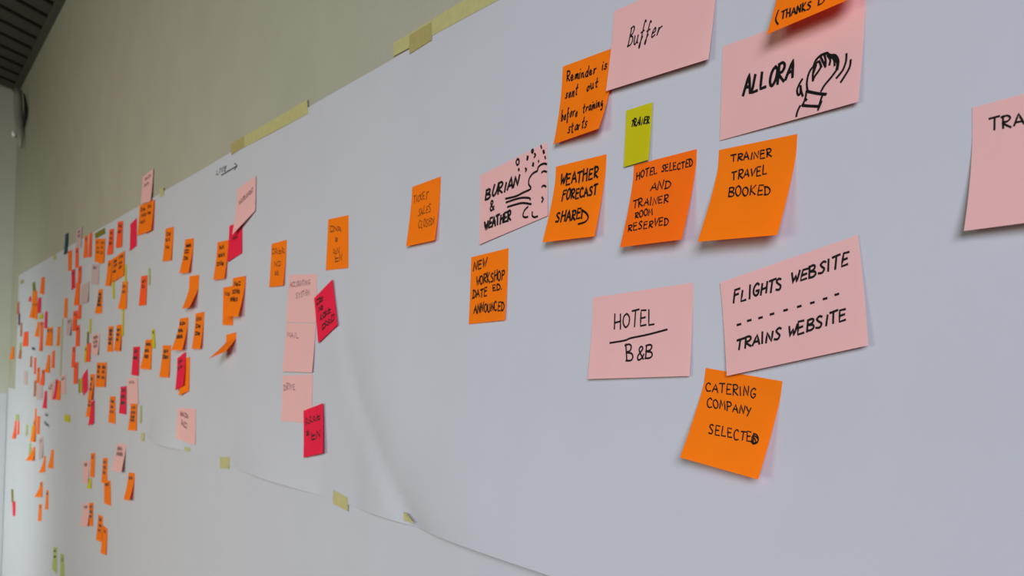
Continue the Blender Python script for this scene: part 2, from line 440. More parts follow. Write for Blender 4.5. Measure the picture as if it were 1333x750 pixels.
def note(colour, quad, layer, label, strokes=None, w=1.6, ink='ink', k=1.5, f0=0.1, flat=False, big=False):
    global N_NOTES; N_NOTES += 1
    name = 'page_flag' if colour in 'YLKT' else 'sticky_note'
    cat = 'page flag' if colour in 'YLKT' else 'sticky note'
    sh = Sheet(quad, layer, flat, k, f0)
    o = sh.mesh(name, M[colour], 6 if big else 3, 18 if big else 9)
    tag(o, label, cat, GROUPS.get(colour))
    if strokes: sh.ink(strokes, w * 1.22, M[ink], o)
    return o
def far(colour, quad, layer, label, rows=0, w=1.7, ink='ink', k=1.5, f0=0.1):
    """a note too far to read: rows of unreadable scribble across its upper part"""
    TL, TR, BR, BL = quad; st = []
    for r in range(rows):
        t = 0.16 + 0.62 * r / max(rows, 3) + random.uniform(-.02, .02)
        a = (TL[0] + (BL[0] - TL[0]) * t, TL[1] + (BL[1] - TL[1]) * t); b = (TR[0] + (BR[0] - TR[0]) * t, TR[1] + (BR[1] - TR[1]) * t)
        u0, u1 = random.uniform(.14, .26), random.uniform(.66, .86)
        p = lambda u: (a[0] + (b[0] - a[0]) * u, a[1] + (b[1] - a[1]) * u)
        hh = abs(BL[1] - TL[1]) * 0.10
        p0, p1 = p(u0), p(u1); st += scrib((p0[0], p0[1] + hh / 2), (p1[0], p1[1] + hh / 2), hh)
    return note(colour, quad, layer, label, st, w, ink, k, f0)

# ------------------------------------------------------------------ the near notes, with their writing
z5 = lambda a, b: crop((800, 180), 5.0, [[(a, b)]])[0][0]
note('O', [(732.6, 86.7), (799, 62), (779, 167.5), (720.3, 188)], 0, 'orange sticky note reading Reminder is sent out before training starts',
     text('Reminder', (737.7, 106), (777.2, 95.5), 14, .12) + text('is', (783, 91.8), (792, 88.8), 14, .12) + text('sent', (735.6, 129), (752.5, 123.3), 14, .12) + text('out', (763.5, 118), (779, 113.2), 14, .12)
     + text('before', (730.4, 157.5), (752.5, 150), 14, .12) + text('training', (758.5, 146.3), (785.5, 138.5), 13, .12) + text('starts', (739, 173.8), (765, 165), 14, .12), 1.7, k=1.8, f0=.2, big=True)
note('P', [(799, 14.7), (934, -46), (922, 77), (788.6, 118.7)], 1, 'large pink card reading Buffer, topmost beside the orange reminder note',
     text('Buffer', (816.5, 62.3), (862, 42), 23, .25), 1.7, big=True)
note('P', [(940.6, 60.8), (1127, -8), (1117, 132.5), (937, 183)], 0, 'large pink card reading Allora with a drawing of a waving hand',
     bold(text('ALLORA', (966.5, 125.3), (1033, 101), 24, .18), 0.9) + crop((1020, 50), 6.818, [
         [(205, 466), (290, 485), (380, 495)], [(222, 476), (300, 491), (372, 500)], [(205, 470), (195, 530), (172, 592)], [(165, 592), (240, 600), (315, 602)], [(172, 598), (310, 606)], [(348, 500), (325, 570), (308, 635)], [(338, 560), (318, 612)],
         [(215, 465), (208, 410), (215, 350), (235, 290), (265, 250), (285, 200), (330, 155), (385, 130), (405, 145), (450, 155), (480, 180), (487, 220), (480, 275)], [(290, 190), (335, 148), (390, 134)], [(415, 150), (462, 152), (488, 195), (486, 240)],
         [(480, 270), (425, 345), (370, 410), (335, 468)], [(262, 375), (264, 300), (290, 225), (318, 208), (332, 250), (312, 290), (280, 335), (262, 375)], [(270, 300), (290, 240)], [(318, 200), (338, 255)],
         [(330, 160), (350, 205), (374, 252)], [(365, 150), (376, 200), (372, 250)], [(392, 150), (416, 190), (408, 235)], [(410, 150), (448, 185), (455, 240)], [(440, 160), (478, 215), (470, 280)],
         [(560, 138), (556, 200), (528, 280), (472, 352)], [(598, 192), (590, 250), (560, 310), (510, 388)], [(168, 362), (140, 410), (122, 460), (130, 500), (150, 488), (152, 415), (158, 465), (172, 512)],
         [(148, 600), (125, 650), (115, 692)], [(198, 540), (206, 548)]]), 2.7, big=True)
note('O', [(1022, -85), (1134, -136), (1108, -2), (998, 45)], 3, 'orange sticky note at the very top reading Thanks, overlapping the waving hand card',
     crop((890, 0), 3.752, [[(464, 50), (450, 95), (462, 120)]]) + text('THANKS', (1016.5, 25.8), (1057, 11), 10, .12) + text('D', (1064.6, 7), (1074, 3.5), 9.5, .1), 1.9, k=1.6, f0=.15, big=True)
note('Y', [(815.3, 144), (849.4, 133), (844, 208), (811.7, 217.7)], 2, 'lime yellow note reading Trainer, above the hotel selected note', text('TRAINER', (821.5, 165), (846, 159.8), 9.5, .1), 1.7, k=1.4, big=True)
note('Q', [(825, 215), (907, 194), (887, 312), (807, 322)], 0, 'orange sticky note reading Hotel selected and trainer room reserved',
     text('HOTEL', (828.4, 234), (857, 225.3), 10, .05) + text('SELECTED', (861, 224), (902.5, 216.5), 9.5, .05) + text('AND', (846.4, 248.8), (874, 244), 11, .15) + text('TRAINER', (823.6, 271), (871, 262.8), 10, .1)
     + text('ROOM', (826.4, 284.6), (850, 279.6), 8, .1) + text('RESERVED', (817.4, 301.3), (871, 292), 9, .1), 1.55, k=1.35, f0=.12, big=True)
note('O', [(723.7, 217), (789.5, 200.7), (773.6, 307.7), (706, 315.7)], 0, 'orange sticky note reading Weather forecast shared in thick marker',
     text('WEATHER', (729.3, 242.2), (780, 231), 15, .1) + text('FORECAST', (731, 261.2), (778, 253), 13, .1) + text('SHARE', (723, 289.4), (757, 284.5), 13.5, .1) + crop((700, 190), 5.77, [[(335, 482), (330, 545)], [(330, 482), (365, 505), (380, 540), (355, 572), (305, 588)]]), 2.3, k=1.35, f0=.15, big=True)
note('P', [(624.8, 228.5), (712, 185.3), (712.5, 281), (623.7, 318.6)], 0, 'pink card reading Burian and weather with a drawn snow cloud',
     bold(text('BURIAN', (631, 260), (676, 241), 14, .2), 0.5) + text('&', (637, 275.5), (644.5, 273.5), 12, .1) + bold(text('WEATHER', (630.5, 299), (665.5, 285.8), 12, .1), 0.5)
     + crop((610, 180), 5.357, [[(258, 422), (330, 405), (380, 380), (435, 352), (420, 320), (425, 280), (450, 245), (480, 228), (485, 205), (505, 185), (530, 177), (545, 182)], [(263, 448), (330, 425), (380, 415), (425, 418), (431, 430)], [(272, 480), (330, 462), (380, 452), (437, 460)],
        [(510, 240), (525, 230), (545, 235)], [(512, 340), (525, 330), (540, 338)], [(512, 412), (521, 425), (512, 445)], [(415, 478), (390, 505), (380, 540), (395, 552), (414, 548)], [(445, 515), (445, 540), (460, 551), (482, 545)],
        [(342, 145), (332, 165), (340, 187), (352, 175), (352, 152), (342, 145)], [(350, 212), (354, 224)], [(348, 214), (352, 226)], [(396, 210), (405, 218), (398, 232)], [(411, 125), (408, 150)], [(416, 128), (412, 150)], [(444, 75), (440, 92), (448, 102), (452, 82), (444, 75)], [(460, 108), (468, 118), (458, 134)], [(450, 172), (446, 192)], [(455, 174), (452, 194)],
        [(488, 156), (490, 166)], [(505, 52), (510, 70)], [(520, 86), (524, 106)], [(526, 86), (529, 104)], [(533, 128), (537, 142)]]), 2.3, big=True)
note('O', [(613.3, 335), (661.9, 323), (657, 416.7), (610, 422)], 0, 'orange sticky note reading New workshop date announced, under the snow cloud card',
     text('NEW', (616, 352.3), (634, 347.3), 11, .05) + text('WORKSHOP', (620, 371.3), (657.5, 363.2), 12, .05) + text('ED.', (641.2, 378.3), (655, 377), 8) + text('DATE', (615, 389.2), (635, 384.6), 11, .1) + text('ANNOUNCED', (616.6, 408.2), (657, 403.8), 11.5, .05), 1.75, k=1.4, big=True)
note('O', [(536.4, 243.4), (573.8, 229.6), (566, 312.8), (528.4, 321)], 0, 'orange sticky note with thin faded lines about ticket sales, alone on the paper',
     text('TICKET', (538, 264.3), (557, 258.8), 9, .1) + text('SALES', (543.8, 281.8), (561.5, 276), 10, .1) + text('CLOSED!', (544.6, 297.8), (566, 291.2), 9.5, .1), 1.0, 'inkb', k=1.4, big=True)
note('O', [(936, 195.3), (1037.8, 174.4), (1011.6, 306), (908, 314.8)], 0, 'orange sticky note reading Trainer travel booked, curling below the waving hand card',
     text('TRAINER', (951.5, 210.8), (1006, 204), 10, .08) + text('TRAVEL', (952.5, 234.2), (1000, 227.2), 11, .08) + text('BOOKED', (948, 255.7), (1004, 253.2), 12, .08), 1.7, k=1.25, f0=.18, big=True)
note('P', [(771.8, 387.5), (902, 368), (897.4, 489.6), (765, 493.6)], 0, 'pink card reading Hotel and B&B with a line between',
     text('HOTEL', (799.5, 428), (855, 422), 19, .06) + crop((760, 360), 5.36, [[(183, 464), (285, 447), (330, 430), (450, 405), (582, 370)]]) + text('B&B', (815, 470), (852, 466), 19, .03), 2.0, big=True)
note('P', [(937.3, 368), (1116.4, 306), (1130, 449.7), (946, 489.6)], 2, 'large tilted pink card reading Flights website and Trains website',
     text('FLIGHTS', (954, 394.6), (1020, 375.3), 16, .04) + text('WEBSITE', (1029.5, 369.5), (1106, 344.3), 15.5, .1)
     + crop((930, 300), 3.948, [[(x - 9, y + 2.5), (x + 9, y - 2.5)] for x, y in ((127, 484), (180, 463), (238, 449), (297, 430), (367, 410), (437, 391), (504, 372), (570, 351), (630, 329))])
     + text('TRAINS', (958, 455.8), (1018, 441.3), 14.5, .08) + text('WEBSITE', (1025.8, 438.5), (1104, 416.5), 15, .06), 2.5, big=True)
note('O', [(918.7, 479), (1018.5, 496.4), (986.7, 624.3), (885, 595.7)], 0, 'lowest readable orange sticky note, reading Catering company selected',
     text('CATERING', (918.5, 508.3), (985, 518.5), 12, .02) + text('COMPANY', (920.3, 529.2), (979, 542), 11.5, .02) + text('SELECTED', (922, 563.9), (988, 578), 12.5, .02) + crop((880, 470), 4.687, [[(462, 500), (470, 455), (500, 475), (495, 500), (468, 505), (478, 470), (488, 495)]]), 1.5, k=1.25, f0=.15, big=True)
note('P', [(1265.6, 140), (1548, 65), (1535, 264), (1254.6, 300.8)], 0, 'pink card cut off by the edge, first letters TRA showing',
     text('TRA', (1288, 171), (1336, 162), 16.5, .02), 2.2, k=1.7, f0=.2, big=True)

# ------------------------------------------------------------------ the middle distance
note('O', [(427.2, 285.7), (453.6, 280), (452.9, 348.8), (424, 352)], 0, 'orange sticky note with four small scribbled lines, above the crimson diamond-tilted note',
     scrib((429.6, 302), (445.2, 300.4), 8) + scrib((436.8, 314.6), (439.8, 314), 6) + scrib((433.8, 331), (442.2, 330), 8) + scrib((436.2, 341), (446, 338.5), 8), 1.3, 'inkb', big=True)
note('O', [(353.5, 317.6), (373.4, 312), (368.4, 371.5), (350.4, 374)], 0, 'orange sticky note just up from the topmost of the three stacked pink cards',
     scrib((354.3, 331), (371, 329.4), 8) + scrib((356.8, 347.6), (366, 346), 7) + scrib((357.6, 358.4), (363, 357.6), 6), 1.2, 'inkb', big=True)
note('P', [(376.3, 358), (412.8, 357), (411, 420), (372.5, 419.8)], 0, 'pink card reading accounting system, topmost of three pink cards in a column',
     text('ACCOUNTING', (377.3, 374), (404, 370.8), 6.5) + text('SYSTEM', (385.3, 388.6), (403.5, 383), 7), 0.9, 'inkf', big=True)
note('P', [(372.7, 421), (410.9, 421), (406, 484.9), (367.4, 483.5)], 1, 'pink card in the middle of the column of three pink cards', text('MAIL', (374, 439), (390, 441), 7), 0.9, 'inkf', big=True)
note('P', [(367.9, 489), (406.8, 487.5), (405.2, 551), (365.5, 548)], 0, 'lowest pink card of the column of three, tucked behind a crimson note', text('DRIVE', (369.5, 508), (384.9, 506.7), 8), 1.0, 'inkf', big=True)
note('C', [(408.7, 388.4), (432.7, 363.7), (439.2, 423.2), (414, 447)], 5, 'crimson note turned like a diamond beside the stacked pink cards',
     scrib((412, 397.6), (420.5, 390.6), 9) + scrib((415, 406), (420.8, 401.4), 6) + scrib((416.8, 417.6), (430.6, 406), 9) + scrib((419.5, 429.6), (434.9, 416.8), 9), 1.9, big=True)
note('C', [(394.9, 534.8), (420, 524.9), (420.2, 590), (394.9, 596)], 7, 'crimson note with bold writing at the foot of the pink card column',
     scrib((398, 553.4), (416.9, 545.2), 9) + scrib((399, 567), (402.5, 566), 7) + scrib((405.5, 573), (418, 568.5), 10), 1.9, big=True)
note('P', [(308.7, 246.4), (333, 228.7), (332, 274.4), (302.2, 305.6)], 3, 'pink card tilted over a crimson note near the handwritten arrow', scrib((311, 267), (329.5, 249), 6), 1.3, 'inkf', big=True)
note('C', [(298.5, 294), (315.3, 288), (314.9, 329.5), (295.7, 341.3)], 1, 'crimson note hanging below the tilted pink card', scrib((302, 313), (310, 309), 4), 1.0)
far('O', [(283, 315.5), (297.5, 312.3), (291.9, 362.8), (277.4, 364.6)], 0, 'orange note with its edge against the crimson note under the tilted pink card', 3, 1.6)
far('O', [(240.9, 311.8), (252.3, 309.9), (245.2, 355), (233.1, 355.9)], 0, 'lower of two orange notes hanging by themselves above the bent blank orange note', 3, 1.5)
far('O', [(215.4, 297.8), (226.2, 295), (222.3, 338.9), (211.3, 340.3)], 0, 'upper of two orange notes hanging by themselves above the bent blank orange note', 3, 1.3)
note('O', [(246.7, 359.6), (259.2, 357.7), (246, 400.5), (236.8, 402.5)], 0, 'blank orange note whose lower half bends far off the wall', None, k=1.2, f0=.38, big=True)
far('O', [(233.7, 415), (245.2, 412.8), (236.8, 456.2), (222.5, 455.8)], 0, 'curled orange note just above the crimson note that overlaps an orange one', 3, 1.5)
far('O', [(254.6, 408.2), (265.8, 405.7), (260.5, 454.3), (249.3, 454.3)], 0, 'straight orange note next to the curled orange note below the bent one', 3, 1.6)
far('O', [(290.6, 374.5), (303.5, 372), (303, 423.7), (289.5, 423)], 0, 'orange note partly hidden behind another orange note above the peeling one', 1, 1.2)
far('O', [(303.1, 362), (319.6, 359), (309.5, 412.5), (291.5, 411.5)], 2, 'orange note overlapping another orange note above the peeling one', 3, 1.5)
note('O', [(294.3, 436), (307.4, 432.5), (293, 458), (271.5, 467)], 0, 'orange note peeling off the wall with its end sticking out', None, k=1.1, f0=.3, big=True)
far('C', [(230.6, 466.7), (241.3, 458), (238.5, 501.8), (227.8, 508.7)], 3, 'crimson note overlapping an orange note below the curled orange one', 2, 1.4)
far('O', [(238, 467.2), (247.2, 464.5), (245.5, 509.3), (232.1, 515)], 0, 'orange note half hidden behind a crimson note', 0)
far('O', [(211.8, 449.6), (222.5, 449.6), (219.3, 491.8), (207.1, 490.7)], 0, 'orange note with two dark lines, next to the crimson and orange overlapping pair', 2, 1.9)
far('O', [(189.2, 442.3), (198.2, 441.8), (195.8, 481.2), (182, 479.9)], 0, 'orange note with a lime flag at its shoulder', 3, 1.7)
far('Y', [(197, 429), (201, 428.5), (201.8, 453), (198.5, 454)], 1, 'small lime flag at the shoulder of an orange note', 1, 1.0)
far('C', [(173.3, 451.7), (182, 451), (179.9, 489.7), (170.7, 488)], 0, 'crimson note hanging just above a pink card with an orange note below', 2, 2.0)
far('P', [(166, 492), (178.8, 491.8), (179.9, 525.7), (165.4, 526.4)], 0, 'pink card between the crimson note above and the orange note below', 1, 1.3, 'inkf')
far('C', [(157, 503.3), (164.5, 502.9), (163.9, 539.8), (154.7, 538)], 1, 'crimson note with dark writing at the edge of a pink card', 3, 2.0)
far('O', [(169.8, 525.7), (178.4, 525.3), (177.3, 560.9), (166.4, 560)], 1, 'orange note hanging under the pink card that has a crimson note above', 4, 1.4)
far('O', [(143, 516), (150.2, 516), (149.8, 552.2), (140.8, 549.8)], 0, 'solitary orange note one step farther off than the crimson note beside a pink card', 3, 1.6)
far('L', [(182.2, 528), (184.4, 528), (184, 551), (181.9, 551)], 0, 'thin pale flag with a dark dot just above the lower edge of the paper', 0)
note('P', [(231, 531.3), (254.9, 532.3), (254, 579.7), (230, 571)], 0, 'solitary pink card hanging at the lower edge of the paper', scrib((234.5, 540), (245.5, 545), 6) + scrib((236, 553), (243.5, 558), 7), 1.6, 'inkf', big=True)
far('P', [(185.5, 231), (199.5, 219.3), (195.8, 262), (183.2, 266)], 0, 'pink card reaching above the paper over two orange notes', 2, 1.2, 'inkf')
far('O', [(181.7, 267.9), (192, 264), (193, 302), (178.6, 306.7)], 1, 'farther of two overlapping orange notes below the pink card above the paper edge', 3, 1.2)
far('O', [(191.5, 263), (200.8, 260), (196.7, 299.6), (187, 304)], 3, 'nearer of two overlapping orange notes below the pink card above the paper edge', 2, 1.3)
far('C', [(169.6, 292), (178, 283.4), (177.5, 320), (168.7, 327)], 0, 'slanting crimson note next to the overlapping orange pair under the top pink card', 0)

# ------------------------------------------------------------------ the far notes
far('R', [(153.2, 288.8), (160.2, 287.6), (158.4, 321.6), (150.4, 322.8)], 0, 'red-orange note along the top edge, nearer one of a pair by the slanting crimson note', 2, 1.4)
far('R', [(142.4, 298.6), (148.2, 297.8), (146.8, 330.4), (138.8, 332)], 0, 'red-orange note along the top edge, farther one of a pair by the slanting crimson note', 3, 1.4)
far('K', [(123.4, 304), (136, 296.8), (136, 304), (124, 310.4)], 2, 'olive flag lying sideways across the top of two orange notes', 0)
far('O', [(124, 311), (130.8, 310.6), (130.5, 342), (123, 341)], 0, 'farther orange note under the sideways olive flag', 3, 1.0, 'inkb')
far('O', [(131.2, 310.8), (137, 310.4), (134.6, 342), (128.4, 343.5)], 1, 'nearer orange note under the sideways olive flag', 3, 1.0, 'inkb')
far('O', [(140.4, 339.2), (146, 338), (143.2, 372.4), (136.8, 372)], 0, 'slim orange note at the far side of the big orange trio', 1, 1.2)
far('O', [(146.4, 337.2), (155, 331.2), (152.6, 363.6), (144.8, 368)], 1, 'middle orange note of the big orange trio', 3, 1.5)
far('O', [(153.6, 332), (162, 326.6), (160.8, 359.2), (151.8, 364)], 2, 'near orange note of the big orange trio', 3, 1.4)
far('Y', [(162.3, 345), (164.6, 344), (164.2, 370), (162, 370)], 0, 'thin yellow flag between the orange trio and the orange note below', 0)
far('O', [(159.2, 366.8), (166, 366.2), (164, 402), (153.2, 402.4)], 1, 'orange note hanging from a thin yellow flag below the orange trio', 2, 1.2)
far('Y', [(159.2, 400), (161.9, 400), (160.2, 438), (158.2, 438)], 0, 'long thin yellow flag joining two orange notes', 0)
far('Y', [(145.8, 366), (149, 366), (148.8, 389), (146.4, 389)], 0, 'yellow flag hanging below the middle of the orange trio', 0)
far('O', [(128, 377.2), (133.6, 376.4), (132.4, 408), (123.2, 408)], 0, 'orange note with dark marks, alone below the pink card under the olive flag', 4, 1.8)
far('R', [(183.6, 359.6), (191.8, 358.3), (189.8, 397), (180.3, 398)], 0, 'solitary red-orange note with a pale flag at its upper corner', 2, 1.3)
far('L', [(193.2, 349), (195.6, 349), (195.2, 371), (193, 371)], 0, 'pale flag at the upper corner of the solitary red-orange note', 0)
far('O', [(141.2, 424.8), (147.6, 424.6), (146.5, 458), (139.3, 458)], 0, 'farther orange note of the pair below the long thin yellow flag', 4, 1.9)
far('O', [(151.6, 423.2), (158.8, 422.4), (155.6, 457.3), (147.9, 456.8)], 1, 'nearer orange note of the pair below the long thin yellow flag', 3, 1.5)
far('O', [(126, 472), (132.2, 472), (130, 504), (123.5, 503.5)], 0, 'farther half of the joined orange pair below the pink card with three dark lines', 3, 1.8)
far('O', [(132.2, 472), (138.9, 472), (136, 504), (129.8, 504)], 1, 'nearer half of the joined orange pair below the pink card with three dark lines', 3, 1.8)
far('O', [(117.6, 487), (122.9, 487), (118.4, 521), (114, 520)], 1, 'slim orange note right behind the joined orange pair', 3, 1.6)
far('O', [(114.6, 519), (118.8, 519), (117.6, 543.2), (111.2, 542.4)], 0, 'orange note half hidden by the lowest crimson note of the upper paper', 2, 1.2)
far('C', [(118.4, 523.2), (122.4, 520.8), (121.9, 551), (114.4, 554.4)], 3, 'curled crimson note hanging lowest beside the slim orange notes', 1, 1.4)
far('C', [(107.4, 489), (113.8, 480.2), (114.2, 508), (108.2, 515.4)], 1, 'crimson note tilted like a leaf beside a pair of thin yellow flags', 0)
far('K', [(102.4, 493), (104, 493), (103.8, 512), (102.2, 512)], 0, 'olive flag at the far side of the leaf-tilted crimson note', 0)
far('Y', [(104.2, 493), (106, 493), (105.8, 511), (104, 511)], 0, 'lime flag between the olive flag and the leaf-tilted crimson note', 0)
far('B', [(106.2, 492), (108.2, 490), (108, 511), (106, 511)], 0, 'sliver of brown-orange note behind the leaf-tilted crimson note', 0)
far('Y', [(110.2, 452), (113.4, 449), (111.6, 471), (109, 472)], 1, 'yellow flag half under an orange note, below the green flag', 1, 1.0)
far('R', [(113, 447.6), (117.8, 446.4), (116.6, 471), (111.2, 471)], 2, 'small red-orange note over a yellow flag', 0)
far('Y', [(116.4, 415), (118.8, 415), (118.2, 434), (116, 434)], 0, 'upper of two thin green-yellow flags above the small red-orange note', 0)
far('K', [(113.4, 432), (115.6, 432), (114.8, 448), (112.8, 448)], 1, 'lower, darker of two thin flags above the small red-orange note', 0)
far('P', [(119.4, 436), (129.6, 433), (127, 462.5), (119.4, 462)], 0, 'pink card with three heavy dark lines', 3, 2.3, 'inkf')
far('G', [(119.6, 344), (129, 344), (128, 371), (119, 370)], 0, 'pale pink card under the two orange notes with the olive flag', 1, 1.6, 'inkf')
far('G', [(106, 372), (116, 366), (114, 393), (105.5, 396)], 0, 'pale pink card beside the tall column of red-orange notes', 0)
far('T', [(84.8, 305.6), (88.6, 303), (87.2, 329.6), (83, 331.6)], 0, 'dark teal flag above the edge of the paper', 0)
far('G', [(99.6, 300), (106.6, 295), (105.6, 322), (99, 322)], 0, 'pink card above the paper edge next to the dark teal flag', 2, 1.6, 'inkf')
far('Q', [(88.4, 326.8), (93.6, 326), (92.8, 352), (88.6, 353)], 0, 'orange note straight below the dark teal flag', 0)
far('R', [(98.2, 322.8), (102.4, 322.4), (101.8, 348), (97.8, 349)], 0, 'red-orange note at the head of the tall column, under the pink card', 1, 1.2)
far('Q', [(110.2, 307.6), (114.4, 306.4), (113.4, 335), (108.2, 336)], 0, 'farther orange note of the slanting pair beside the olive flag', 1, 1.0)
far('R', [(116.2, 305), (119.8, 302), (118, 334.4), (114.4, 335)], 1, 'nearer, darker red-orange note of the slanting pair beside the olive flag', 0)
far('C', [(93, 352), (97.6, 350), (97.2, 374.4), (92.8, 378)], 1, 'crimson note beside the head of the tall red-orange column', 1, 1.4)
far('R', [(102, 347), (106.2, 346), (105, 369), (101, 369)], 1, 'second red-orange note from the head of the tall column', 1, 1.0)
far('Q', [(99, 368), (103.8, 367), (102.6, 397.2), (95.8, 397.6)], 2, 'third and widest red-orange note of the tall column, by the pale pink card', 0)
far('R', [(102.2, 397.6), (105.8, 396), (104.6, 414.8), (99.6, 416)], 1, 'fourth red-orange note of the tall column, jutting out to one side', 0)
far('R', [(95.4, 405), (100.2, 404.4), (98.6, 431), (93.8, 431)], 2, 'fifth note of the tall red-orange column, beside the small pale pink card', 1, 1.0)
far('R', [(99.2, 423.6), (103.8, 423.4), (103, 451), (98.2, 451)], 1, 'sixth note of the tall red-orange column, stepping nearer', 1, 1.0)
far('R', [(94.2, 451.6), (98.2, 451), (97, 478.4), (92.6, 478.4)], 0, 'seventh note of the tall red-orange column, stepping back', 1, 1.0)
far('R', [(96.2, 471.8), (101.6, 471.4), (100.2, 499.8), (95.4, 500.2)], 2, 'lowest note of the tall red-orange column', 1, 1.0)
far('O', [(84.2, 388.8), (88, 388), (87.2, 414), (82.8, 414)], 0, 'orange note at the head of the thin vertical tape', 0)
far('G', [(87, 416), (93.6, 414), (91, 437), (86.6, 437)], 0, 'small pale pink card with one dark spot beside the vertical tape', 1, 1.8, 'inkf')
far('O', [(75, 426), (78.4, 425), (77, 450.5), (73.2, 450.5)], 0, 'slim orange note on the far side of the thin vertical tape', 0)
far('C', [(72.2, 493.6), (75.8, 495), (73.6, 520), (68.6, 520)], 1, 'crimson note joined to an orange note at the foot of the vertical tape', 1, 1.0)
far('O', [(75.6, 496), (78.4, 495.6), (78, 521.2), (72.6, 520.8)], 2, 'orange note joined to a crimson note at the foot of the vertical tape', 0)
far('P', [(79.4, 490), (85.4, 487), (84.8, 513), (79.2, 514)], 0, 'pale pink card just past the foot of the vertical tape', 1, 1.4, 'inkf')
far('C', [(58, 508.8), (60.8, 509.6), (60.2, 532), (55, 531.2)], 2, 'lowest crimson note of the farthest group on the upper paper', 0)
far('B', [(44.4, 495.6), (46.8, 495.2), (46, 516), (43.4, 516.4)], 1, 'slender orange note beside a pale pink card in the farthest group', 0)
far('G', [(47.4, 500), (55.4, 498), (54.8, 519), (47.4, 521)], 0, 'pale pink card under the tight orange pair of the farthest group', 0)
far('P', [(64.4, 499), (69, 497), (68.2, 521), (64, 521)], 0, 'pale pink card behind the crimson and orange pair at the vertical tape', 1, 1.2, 'inkf')
far('R', [(44.4, 465.6), (47, 465.6), (46.2, 487.2), (44, 487.2)], 0, 'slim red-orange note starting the downward chain in the farthest group', 0)
far('Q', [(48.6, 478.4), (51.8, 478.4), (50.8, 498.8), (47, 498.8)], 1, 'farther note of the tight orange pair above a pale pink card', 1, 1.0)
far('R', [(54.6, 481), (57.8, 482), (57, 502), (51.4, 501)], 2, 'nearer note of the tight orange pair above a pale pink card', 1, 1.0)
far('O', [(62, 462.4), (65.4, 462), (63.6, 485.6), (57.6, 484.8)], 0, 'orange note curling down towards the tight orange pair', 0)
far('Q', [(67.8, 458.2), (71.4, 456), (70, 479.5), (66.6, 479)], 0, 'upright orange note a step nearer than the curling one', 0)
far('B', [(39.6, 464), (41.8, 463.5), (41, 478.5), (38.8, 478)], 0, 'dull brown-orange sliver of a note at the start of the orange chain', 0)
far('G', [(31, 483), (35.8, 483), (35.4, 501), (30.7, 501)], 0, 'faded greyish pink card near the end wall', 0)
far('O', [(15.4, 451.4), (18.2, 452), (17, 467.6), (11.6, 468)], 0, 'orange note closest of all to the end wall', 0)
far('B', [(25.5, 450), (28, 455), (26.8, 467), (23.3, 467)], 0, 'dull brown-orange note with a greenish tip near the end wall', 0)
far('L', [(25.4, 446), (27.4, 446), (27.4, 456), (25.6, 456)], 1, 'greenish flag tip above the dull brown-orange note', 0)
far('R', [(31, 432), (37, 431.6), (36.4, 450.8), (29, 451)], 0, 'broad coral red note, the widest of those near the end wall', 0)
far('B', [(26.6, 421), (28.9, 420), (28.2, 438), (25.9, 438)], 0, 'narrow brown note above the broad coral red one', 0)
far('V', [(24, 408.5), (26, 408), (25, 423.5), (23.4, 423)], 1, 'dark purple flag near the end wall', 0)
far('B', [(22.2, 394.8), (25, 391.8), (24.6, 408.8), (21.4, 409.4)], 0, 'muted brown-orange note right above the dark purple flag', 0)
far('K', [(42, 368), (45.3, 367), (46.6, 382), (42.8, 382)], 0, 'olive yellow flag on top of the far orange bunch', 0)
far('O', [(42.2, 380), (48.2, 378), (47.6, 393), (41, 394)], 1, 'orange note just below the olive yellow flag', 0)
far('C', [(38, 387), (40.5, 385.5), (40, 392.5), (36.8, 393)], 0, 'small pink-red corner peeping out beside the note under the olive yellow flag', 0)
far('Q', [(53.8, 361.2), (58, 360.4), (56.8, 383.6), (51.6, 382)], 0, 'topmost orange note of the farthest group, apart from the bunch', 0)
far('O', [(41.8, 393), (45, 393), (42.8, 414.4), (37.8, 413)], 0, 'farther of two orange notes beside the crimson note in the far bunch', 1, 1.2)
far('O', [(45.2, 393), (49, 393), (48.2, 416), (43.8, 415)], 1, 'nearer of two orange notes beside the crimson note in the far bunch', 1, 1.2)
far('C', [(49.4, 388.4), (53.4, 386.8), (52.6, 407), (49, 408)], 2, 'crimson note in the far bunch with a lime flag at its foot', 0)
far('Y', [(52, 409), (55.6, 408), (55.6, 415), (49.4, 415.5)], 1, 'lime flag at the foot of the crimson note in the far bunch', 0)
far('C', [(58.4, 406.4), (61.6, 404.8), (60.8, 428), (57.4, 427)], 1, 'crimson note standing a little apart, past the lime flag', 0)
far('O', [(48.6, 419), (51.2, 419), (50, 439), (44.4, 438)], 0, 'orange note slanting below the lime flag in the far bunch', 0)
far('Q', [(52.2, 418.8), (56.2, 419), (55.4, 437), (51.8, 437)], 1, 'upper note of the vertical orange two under the lime flag', 1, 1.0)
far('R', [(52.2, 436), (55.8, 434.4), (53.8, 457), (50.6, 457)], 0, 'lower, darker note of the vertical orange two under the lime flag', 0)
far('O', [(61.4, 426.4), (65, 426.4), (63.6, 450.4), (58.6, 450)], 0, 'farther note of the orange twins below the crimson note that stands apart', 1, 1.4)
far('O', [(65, 426.4), (68.6, 426.4), (67.6, 450.4), (63.6, 450.4)], 1, 'nearer note of the orange twins below the crimson note that stands apart', 1, 1.4)

